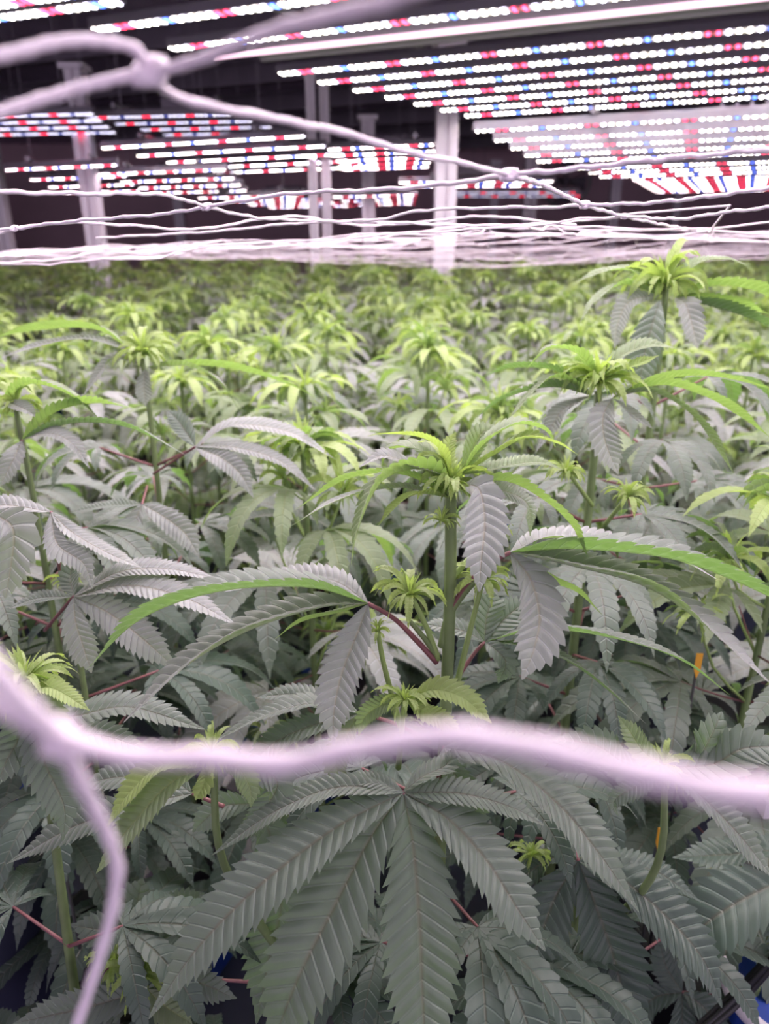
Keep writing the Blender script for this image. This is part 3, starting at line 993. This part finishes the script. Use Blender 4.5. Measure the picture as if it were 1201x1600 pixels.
# ---- bud at far left
root, z0 = hero('left-edge plant with upright bright tip above the cord\'s fork', 35, 1065, .42, (.0040, .0022), lean=(-.03, .03))
hshoot(root, z0, (38, 1058, .42), 100, 21, dens=1.3)
hleaf(root, z0, (40, 1085, .415), [
    ([(80, 1075, .41), (140, 1110, .40)], 30, FLAT, 'young', .35),
    ([(70, 1100, .41), (90, 1140, .40), (85, 1180, .39)], 44, CAMV, 'mid', .3),
    ([(100, 1120, .42), (200, 1105, .42), (320, 1140, .41)], 58, (0, -.1, 1), 'mature', .3),
    ([(90, 1150, .42), (160, 1150, .42), (240, 1175, .41)], 50, FLAT, 'mature', .3),
    ([(70, 1190, .40), (100, 1260, .385), (98, 1315, .375)], 60, CAMV, 'mature', .25),
    ([(30, 1150, .41), (10, 1190, .40), (-5, 1230, .39)], 60, CAMV, 'mature', .25),
], 'mature')
# big pale flat fan at left
root, z0 = hero('plant with a wide pale flat leaf, left of the sharp middle plant', 100, 905, .60, (.0035, .0022), lean=(-.01, .02))
hleaf(root, z0, (115, 932, .52), [
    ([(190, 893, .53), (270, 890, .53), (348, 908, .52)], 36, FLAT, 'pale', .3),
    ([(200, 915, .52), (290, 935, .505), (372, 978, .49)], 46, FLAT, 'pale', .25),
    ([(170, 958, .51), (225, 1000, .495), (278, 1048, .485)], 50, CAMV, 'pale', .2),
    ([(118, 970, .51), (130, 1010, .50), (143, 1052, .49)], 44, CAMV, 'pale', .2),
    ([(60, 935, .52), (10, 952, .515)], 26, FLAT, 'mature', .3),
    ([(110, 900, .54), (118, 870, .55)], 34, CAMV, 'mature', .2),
], petiole=[(70, 985, .58)])
hleaf(root, z0, (80, 800, .55), [
    ([(0, 790, .55), (-60, 810, .55)], 40, FLAT, 'pale', .3),
    ([(110, 830, .54), (160, 860, .53), (222, 888, .52)], 34, (0, 0, 1), 'pale', .4),
    ([(90, 850, .53), (130, 880, .52), (145, 920, .51)], 34, CAMV, 'pale', .3),
], petiole=[(95, 900, .6)])
hleaf(root, z0, (-15, 800, .45), [
    ([(20, 825, .44), (18, 880, .43), (8, 935, .42)], 66, CAMV, 'pale', .3),
], 'pale')
hshoot(root, z0, (100, 905, .60), 40, 22, dens=.9)
# left plants of the second row
root, z0 = hero('plant at the left edge with long arching leaves, second row', 25, 640, .68, (.0038, .0024))
hleaf(root, z0, (35, 688, .66), [
    ([(85, 645, .66), (150, 630, .66), (218, 640, .65)], 34, AWAY, 'mid', .58),
    ([(110, 662, .65), (200, 668, .64), (292, 712, .63)], 32, AWAY, 'mature', .55),
    ([(80, 678, .64), (115, 695, .63), (140, 732, .62)], 30, FLAT, 'pale', .4),
    ([(20, 720, .64), (0, 760, .63)], 34, CAMV, 'pale', .3),
], petiole=[(10, 730, .68)])
hleaf(root, z0, (5, 625, .68), [
    ([(50, 600, .67), (110, 618, .66), (162, 662, .65)], 30, AWAY, 'mid', .58),
    ([(40, 640, .66), (60, 655, .66)], 26, FLAT, 'pale', .4),
], 'mid')
hshoot(root, z0, (25, 632, .68), 60, 23, dens=1.2)
root, z0 = hero('plant with yellow-green tip left of centre, nearest in its row', 222, 560, .86, (.0040, .0026))
hshoot(root, z0, (222, 548, .86), 75, 24, dens=1.5)
hleaf(root, z0, (228, 575, .86), [
    ([(225, 600, .85), (227, 635, .84)], 24, CAMV, 'pale', .3),
    ([(290, 572, .85), (340, 595, .84), (374, 642, .83)], 28, (0, .4, .9), 'pale', .4),
    ([(300, 570, .87), (380, 580, .88), (450, 600, .88), (500, 625, .88)], 28, AWAY, 'mid', .58),
    ([(180, 560, .86), (150, 590, .85), (130, 620, .84)], 26, FLAT, 'pale', .4),
], 'mid')
hleaf(root, z0, (205, 548, .86), [
    ([(150, 515, .87), (60, 515, .88), (-20, 530, .88)], 30, AWAY, 'mid', .58),
    ([(140, 530, .86), (60, 540, .86), (0, 560, .85)], 28, FLAT, 'pale', .4),
], 'mid')
hleaf(root, z0, (305, 698, .76), [
    ([(360, 665, .77), (450, 675, .76), (525, 718, .75)], 34, FLAT, 'pale', .3),
    ([(370, 700, .75), (440, 722, .74), (495, 768, .73)], 30, FLAT, 'pale', .35),
    ([(345, 715, .74), (375, 740, .73), (396, 778, .72)], 30, CAMV, 'pale', .3),
    ([(280, 660, .78), (260, 640, .79)], 30, CAMV, 'mature', .3),
], petiole=[(240, 740, .85)])
hleaf(root, z0, (222, 788, .70), [
    ([(210, 820, .69), (213, 855, .685), (218, 888, .68)], 40, CAMV, 'pale', .25),
    ([(260, 810, .69), (290, 835, .68), (312, 872, .67)], 36, CAMV, 'pale', .25),
    ([(170, 790, .70), (110, 800, .70)], 26, FLAT, 'mature', .3),
], petiole=[(230, 760, .84)])

# ---- right-hand plants
root, z0 = hero('sharp plant right of the middle one with drooping pale leaves', 935, 612, .68, (.0046, .0034))
hshoot(root, z0, (935, 592, .68), 95, 31, dens=1.7)
hleaf(root, z0, (956, 622, .675), [
    ([(1010, 612, .67), (1060, 632, .66), (1105, 675, .65), (1146, 740, .64)], 34, (.1, .3, .95), 'pale', .4),
    ([(1030, 602, .67), (1090, 615, .665), (1150, 645, .66), (1205, 685, .65)], 34, AWAY, 'mid', .58),
    ([(1020, 595, .69), (1110, 588, .70), (1210, 608, .70)], 30, AWAY, 'mid', .58),
    ([(942, 650, .66), (945, 690, .65), (966, 742, .64)], 44, CAMV, 'pale', .28),
    ([(990, 650, .67), (1020, 670, .66)], 26, FLAT, 'pale', .4),
], 'mid')
hleaf(root, z0, (925, 618, .68), [
    ([(880, 640, .67), (860, 670, .66), (838, 705, .65)], 28, (0, -.1, 1), 'pale', .4),
    ([(860, 605, .68), (790, 622, .68), (740, 655, .68)], 32, AWAY, 'mature', .55),
    ([(870, 590, .67), (830, 615, .66), (795, 655, .65)], 34, (0, .2, 1), 'mid', .4),
    ([(870, 580, .69), (800, 575, .70), (745, 592, .70)], 28, AWAY, 'mature', .55),
], 'mid')
hleaf(root, z0, (932, 595, .68), [
    ([(905, 555, .68), (860, 545, .68), (820, 578, .68)], 34, (0, .2, 1), 'mid', .4),
    ([(965, 560, .68), (1010, 540, .68), (1060, 545, .68)], 28, FLAT, 'mid', .45),
    ([(980, 575, .67), (1030, 555, .67)], 22, FLAT, 'young', .45),
], 'mid')
hshoot(root, z0, (885, 735, .62), 50, 32, [(925, 790, .67)], dens=1)
hshoot(root, z0, (980, 775, .62), 55, 34, [(945, 820, .67)], dens=1)
root, z0 = hero('plant near the right edge whose tip rises to the net', 1040, 452, .84, (.0044, .0032))
hshoot(root, z0, (1040, 440, .84), 90, 35, dens=1.6)
hleaf(root, z0, (1055, 465, .84), [
    ([(1110, 448, .83), (1170, 452, .82), (1260, 480, .8)], 36, AWAY, 'mid', .58),
    ([(1070, 475, .82), (1080, 505, .81), (1090, 545, .80)], 38, CAMV, 'pale', .3),
    ([(1120, 470, .84), (1200, 490, .84)], 30, AWAY, 'mid', .58),
    ([(1150, 490, .83), (1250, 530, .82)], 34, AWAY, 'mature', .55),
], 'mid')
hleaf(root, z0, (1030, 462, .84), [
    ([(975, 445, .84), (930, 470, .83), (905, 505, .82)], 32, (0, .2, 1), 'mid', .4),
    ([(985, 470, .83), (965, 505, .82), (960, 545, .81)], 28, CAMV, 'pale', .4),
    ([(990, 425, .85), (940, 425, .86), (900, 440, .86)], 28, FLAT, 'mid', .4),
    ([(1080, 415, .84), (1130, 405, .84), (1170, 415, .84)], 26, FLAT, 'mid', .4),
], 'mid')
hleaf(root, z0, (1030, 470, .80), [
    ([(1018, 510, .79), (1005, 560, .78), (998, 610, .77)], 50, (-.4, -.6, .5), 'mature', .25),
], 'mature')

# ---- lower right plants
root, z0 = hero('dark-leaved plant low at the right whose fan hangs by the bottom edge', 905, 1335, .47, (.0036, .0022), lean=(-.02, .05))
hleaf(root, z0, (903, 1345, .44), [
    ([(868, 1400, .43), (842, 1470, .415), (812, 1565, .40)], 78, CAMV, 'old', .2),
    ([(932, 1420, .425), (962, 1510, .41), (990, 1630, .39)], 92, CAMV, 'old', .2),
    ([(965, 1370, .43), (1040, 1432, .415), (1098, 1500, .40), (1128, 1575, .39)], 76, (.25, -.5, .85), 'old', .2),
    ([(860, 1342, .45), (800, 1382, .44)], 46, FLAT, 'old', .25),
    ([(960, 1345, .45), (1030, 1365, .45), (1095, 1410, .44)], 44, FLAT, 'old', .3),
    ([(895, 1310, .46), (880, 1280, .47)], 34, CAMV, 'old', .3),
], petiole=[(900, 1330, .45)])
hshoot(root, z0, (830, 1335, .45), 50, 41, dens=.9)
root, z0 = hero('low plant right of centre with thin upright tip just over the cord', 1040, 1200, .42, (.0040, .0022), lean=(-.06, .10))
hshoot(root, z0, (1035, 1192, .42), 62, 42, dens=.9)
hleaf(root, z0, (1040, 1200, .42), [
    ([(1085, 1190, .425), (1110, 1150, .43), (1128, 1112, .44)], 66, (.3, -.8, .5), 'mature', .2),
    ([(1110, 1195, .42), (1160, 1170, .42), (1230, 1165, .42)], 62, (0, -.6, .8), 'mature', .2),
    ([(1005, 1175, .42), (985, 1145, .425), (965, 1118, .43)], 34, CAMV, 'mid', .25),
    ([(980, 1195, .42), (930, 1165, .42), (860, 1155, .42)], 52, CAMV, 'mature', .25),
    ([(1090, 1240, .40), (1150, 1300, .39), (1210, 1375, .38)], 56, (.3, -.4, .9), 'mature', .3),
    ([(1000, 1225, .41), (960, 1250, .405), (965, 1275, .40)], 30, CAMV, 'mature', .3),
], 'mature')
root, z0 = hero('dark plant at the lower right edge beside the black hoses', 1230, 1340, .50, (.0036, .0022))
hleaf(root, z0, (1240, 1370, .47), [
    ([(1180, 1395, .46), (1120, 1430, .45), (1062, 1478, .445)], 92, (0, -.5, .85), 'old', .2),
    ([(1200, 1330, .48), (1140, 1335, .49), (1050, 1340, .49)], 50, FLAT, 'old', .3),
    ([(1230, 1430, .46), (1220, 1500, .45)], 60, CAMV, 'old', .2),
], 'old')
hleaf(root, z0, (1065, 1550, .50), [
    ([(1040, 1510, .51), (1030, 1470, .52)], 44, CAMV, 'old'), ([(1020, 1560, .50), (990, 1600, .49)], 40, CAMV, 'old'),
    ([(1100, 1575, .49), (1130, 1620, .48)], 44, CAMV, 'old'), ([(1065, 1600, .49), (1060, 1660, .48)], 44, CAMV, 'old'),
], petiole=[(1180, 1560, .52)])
# ---- bottom left plant
root, z0 = hero('low plant in the dark bottom left with small bright tips', 205, 1530, .42, (.0036, .0022), lean=(.05, .06))
hshoot(root, z0, (178, 1505, .42), 70, 51, dens=1.2)
hshoot(root, z0, (222, 1520, .41), 75, 52, [(205, 1545, .415)], dens=1.2)
hleaf(root, z0, (238, 1478, .47), [
    ([(215, 1430, .48), (222, 1372, .49)], 60, CAMV, 'mature', .2), ([(265, 1430, .48), (320, 1395, .48)], 46, CAMV, 'mature', .2),
    ([(190, 1460, .48), (110, 1445, .48)], 50, CAMV, 'mature', .2), ([(290, 1465, .47), (345, 1470, .465)], 44, CAMV, 'mature', .2),
], petiole=[(225, 1525, .46)])
hleaf(root, z0, (230, 1545, .41), [
    ([(255, 1570, .40), (300, 1600, .39)], 44, CAMV, 'mid', .3), ([(290, 1530, .41), (370, 1560, .40)], 44, CAMV, 'mature', .3),
    ([(150, 1570, .40), (20, 1600, .39)], 52, CAMV, 'mature', .3),
], 'mature')

# ------------------------------------------------------------------ plants: the canopy
def plant_parts(seed, H=.70, scale=1.0, q=(12, 2, 5), far=False):
    """list of (part name, MB) with the tip at z=H above the pot base at 0"""
    rng = random.Random(seed)
    parts = []
    mb = MB()
    lean = rng.uniform(-.02, .02)
    stalk(mb, [(0, 0, .09), (lean * .5, 0, H * .5), (lean, 0, H)], .0052, .0030, 'stem', 12, 7)
    fol = MB()
    nodes = 11 if not far else 8
    for i in range(nodes):
        z = H - .022 - .047 * i * (1 + .12 * i * .3)
        if z < .17: break
        for s in (0, 1):
            az = i * math.pi / 2 + s * math.pi + rng.uniform(-.45, .45)
            L = min(.160, (.095 + .022 * i)) * rng.uniform(.9, 1.15) * scale
            pl = min(.085, .018 + .014 * i) * rng.uniform(.8, 1.2)
            el = math.radians(max(5, 48 - 8 * i) + rng.uniform(-10, 10))
            b0 = Vector((lean * z / H, 0, z))
            b1 = b0 + Vector((math.cos(az) * math.cos(el), math.sin(az) * math.cos(el), math.sin(el))) * pl
            tgt = fol if far else MB()
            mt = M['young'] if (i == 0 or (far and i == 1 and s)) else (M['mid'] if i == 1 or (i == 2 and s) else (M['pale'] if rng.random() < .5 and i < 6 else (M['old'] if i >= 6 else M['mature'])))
            if far and i >= 2: mt = M['pale'] if rng.random() < .65 else M['mid']  # far leaves mostly pale: lighter colour stands in for weak light there
            fan_leaf(tgt, tuple(b1), az, el * .35 + .05, L, mt, 7 if i > 1 else 5, rng, droop=rng.uniform(.7, 1.4), wr=.185, q=q, fold=.35)
            stalk(tgt, [b0, b0.lerp(b1, .5) + Vector((0, 0, -.002)), b1], .0013, .0009, 'petiole' if i > 2 else 'stem_bright', 4, 4)
            if not far: parts.append(('fan_leaf', tgt))
            if i >= 2 and rng.random() < (.45 if far else .65):   # side shoot from the leaf axil
                sh = fol if far else MB()
                rise = min(.13, .05 + .03 * (i - 1) * rng.uniform(.5, 1.1))
                sp = b0 + Vector((math.cos(az + .3) * pl * 1.1, math.sin(az + .3) * pl * 1.1, rise))
                stalk(sh, [b0, b0.lerp(sp, .5) + Vector((math.cos(az) * .01, math.sin(az) * .01, -.008)), sp], .0018, .0013, 'stem_bright', 5, 5)
                young_tip(sh, tuple(sp), .055 * rng.uniform(.8, 1.3), rng, M['young'], M['mid'], .65, (6, 2, 3) if far else (7, 2, 5))
                if not far: parts.append(('side_shoot', sh))
    tip = fol if far else MB()
    young_tip(tip, (lean, 0, H - .004), .075, rng, M['young'], M['mid'], 1.3, (7, 2, 3) if far else (9, 2, 5))
    if not far: parts.append(('growing_tip', tip))
    else: parts.append(('foliage', fol))
    parts.insert(0, ('stem', mb))
    pr = MB()
    s = 12
    prof = [(.055, .0), (.070, .10), (.070, .115), (.064, .11), (0.001, .095)]
    vs = [(r * math.cos(2 * math.pi * k / s), r * math.sin(2 * math.pi * k / s), z) for r, z in prof for k in range(s)]
    pr.add(vs, [(i * s + k, i * s + (k + 1) % s, (i + 1) * s + (k + 1) % s, (i + 1) * s + k) for i in range(len(prof) - 1) for k in range(s)], M['blackp'])
    pr.add(vs[:s], [tuple(range(s))[::-1]], M['blackp'])
    parts.append(('pot', pr))
    return [(n_, b_.mesh(n_)) for n_, b_ in parts]


near_t = [plant_parts(100 + k) for k in range(6)]
far_t = [plant_parts(200 + k, far=True, q=(9, 2, 5)) for k in range(6)]
rg = random.Random(77)
heroes = [(o.location.x, o.location.y) for o in COL.objects if o.name.startswith('cannabis_plant')]
spots = []
sp = .27
for j in range(-2, 27):
    for i in range(-22, 24):
        s_ = sp if j < 12 else sp * 1.15
        p = GD * (j * s_ + .45) + EB * (i * s_ + (.13 if j % 2 else 0))
        x, y = p.x + rg.uniform(-.05, .05), p.y + rg.uniform(-.05, .05)
        if y < .30 or y > 6.6 or abs(x) > .54 * y + .22: continue
        if min(math.hypot(x - hx, y - hy) for hx, hy in heroes) < (.13 if y < 1.2 else .08): continue
        if y > 2.4 and rg.random() < .14: continue
        spots.append((y, x))
spots.sort()
sides_n = ('at the far left', 'left of centre', 'near the middle', 'right of centre', 'at the far right')
ORD = ('outermost', 'second', 'third', 'fourth', 'fifth', 'sixth', 'seventh', 'eighth', 'ninth', 'tenth', 'eleventh')
BANDS = [(0, .62, 'dark low row behind the nearest leaves'), (.62, .85, 'first row behind the sharp plants'), (.85, 1.15, 'second row of the crop'),
         (1.15, 1.5, 'third row of the crop'), (1.5, 1.85, 'softly blurred fourth row'), (1.85, 2.2, 'blurred fifth row'), (2.2, 2.6, 'blurred sixth row')]
for k, (y, x) in enumerate(spots):
    near = y < 1.5
    tmpl = (near_t if near else far_t)[rg.randrange(6)]
    px = x / y
    si = 0 if px < -.32 else 1 if px < -.1 else 2 if px < .1 else 3 if px < .32 else 4
    depth = 'low in the dark gaps behind the nearest leaves' if y < .62 else 'in the first full row behind the sharp plants' if y < .85 else 'in the slightly blurred rows' if y < 1.5 else 'in the blurred middle of the crop' if y < 2.6 else 'in the soft rows before the posts' if y < 4.2 else 'at the hazy far end under the net'
    lab = 'green leafy cannabis plant %s, %s' % (depth, sides_n[si])
    grp = 'crop plants ' + depth + ' ' + sides_n[si]
    bi = next((b for b, (lo, hi, nm) in enumerate(BANDS) if lo <= y < hi), None)
    if bi is not None:
        row = sorted(x2 / y2 for y2, x2 in spots if BANDS[bi][0] <= y2 < BANDS[bi][1])
        r_ = row.index(px)
        half = len(row) / 2
        lab = 'green leafy plant in the %s, %s from the %s' % (BANDS[bi][2], ORD[r_] if r_ < half else ORD[len(row) - 1 - r_], 'left' if r_ < half else 'right')
        grp = 'crop plants of the ' + BANDS[bi][2]
    t = thing('cannabis_plant', lab, 'plant', (x, y, POTZ), grp, rz=rg.uniform(0, 6.28))
    # tip heights: low next to the viewer, then a nearly level top
    drop = .30 if y < .42 else .24 if y < .62 else .17 if y < .9 else .135
    topz = CAMZ - drop + rg.uniform(-.035, .025) - (.0 if y < 2 else .0)
    if y > 3: topz = CAMZ - .085 + rg.uniform(-.04, .025)
    s = (topz - POTZ) / .755
    w_ = 1.18 if y > 2.6 else 1.0
    t.scale = (w_, w_, s)
    if near:
        for n_, me in tmpl: link(n_, me, t)
    else:
        for n_, me in tmpl: link(n_, me, t)
print('PLANTS', len(spots))

# ------------------------------------------------------------------ small things low between the leaves
t = thing('net_stake', 'white square stake standing low at the lower right edge', 'stake', (P(1135, 1560, .56).x, .56, POTZ))
mb = MB(); mb.box((0, 0, .2), (.016, .016, .4), M['steel']); build('stake_body', mb, t, False)
mb = MB(); mb.box((0, 0, .41), (.022, .022, .02), M['steel']); build('cap', mb, t, False)
t = thing('net_stake', 'white square stake glimpsed behind leaves at the left edge under the cord', 'stake', (P(30, 1290, .62).x, .62, POTZ))
mb = MB(); mb.box((0, 0, .16), (.022, .022, .32), M['steel']); build('stake_body', mb, t, False)
mb = MB(); mb.box((0, 0, .33), (.03, .03, .02), M['steel']); build('cap', mb, t, False)


def tagstake(label, x, y, Y, h):
    p = P(x, y, Y)
    t = thing('plant_tag', label, 'plant tag', (p.x, p.y, BZ + .1 - .02))
    mb = MB()
    z = p.z - (BZ + .08)
    w = .0032
    z0_ = max(.03, z - .012)
    mb.add([(-w, 0, z + h), (w, 0, z + h), (w, 0, z0_), (0, 0, z0_ - .01), (-w, 0, z0_), (-w, .001, z + h), (w, .001, z + h), (w, .001, z0_), (0, .001, z0_ - .01), (-w, .001, z0_)],
           [(0, 4, 3, 2, 1), (5, 6, 7, 8, 9)] + [(i, (i + 1) % 5, 5 + (i + 1) % 5, 5 + i) for i in range(5)], M['yellow'])
    build('tag_blade', mb, t, False)
    mb = MB(); mb.tube([(0, .002, -.05), (0, .002, z)], .0015, M['blackp'], 5); build('stick', mb, t)


tagstake('yellow plant tag at the left edge below the cord', 78, 1250, .50, .012)
tagstake('yellow plant tag glimpsed behind the lower right leaves', 1032, 1302, .55, .006)
tagstake('yellow plant tag between right-hand leaves above the cord', 1092, 1030, .62, .006)
mb = MB()
for k in range(5):
    o = Vector((0.004 * math.cos(k * 1.25), 0.004 * math.sin(k * 1.25), .004 * math.sin(k * 2.2)))
    C = catmull([P(1290, 1400, .47) + o, P(1215, 1490, .46) + o, P(1150, 1560, .46) + o * 1.2, P(1080, 1625, .45) + o, P(1000, 1720, .45) + o], 30)
    mb.tube(C, .0028, M['blackp'], 8)
tag(build('drip_hoses', mb), 'bundle of thin black drip hoses crossing the lower right corner', 'hose')


def bucket(label, x, y, Y, r):
    p = P(x, y, Y)
    h = p.z - BZ + .02
    t = thing('bucket', label, 'bucket', (p.x, Y, POTZ))
    n = 24
    pr = [(r * .85, 0), (r, h), (r * .93, h), (r * .80, .02), (.001, .02)]
    vs = [(a * math.cos(2 * math.pi * k / n), a * math.sin(2 * math.pi * k / n), z) for a, z in pr for k in range(n)]
    mb = MB(); mb.add(vs, [(i * n + k, i * n + (k + 1) % n, (i + 1) * n + (k + 1) % n, (i + 1) * n + k) for i in range(4) for k in range(n)] + [tuple(range(n))[::-1]], M['navy'])
    build('bucket_body', mb, t)
    mb = MB(); mb.tube([(r * math.cos(a), r * math.sin(a), h) for a in np.linspace(0, 2 * math.pi, 33)], .007, M['steel'], 8, cap=False)
    build('rim', mb, t)
    mb = MB(); mb.tube([(0, 0, h - .03), (0, 0, h - .004)], np.array([r * 1.0, r * 1.0]), M['blue'], 24); build('lid', mb, t, False)


bucket('blue-lidded bucket with white rim at the left edge under the cord', -62, 1262, .60, .07)
bucket('blue-lidded bucket in the bottom right corner behind the hoses', 1235, 1560, .50, .06)
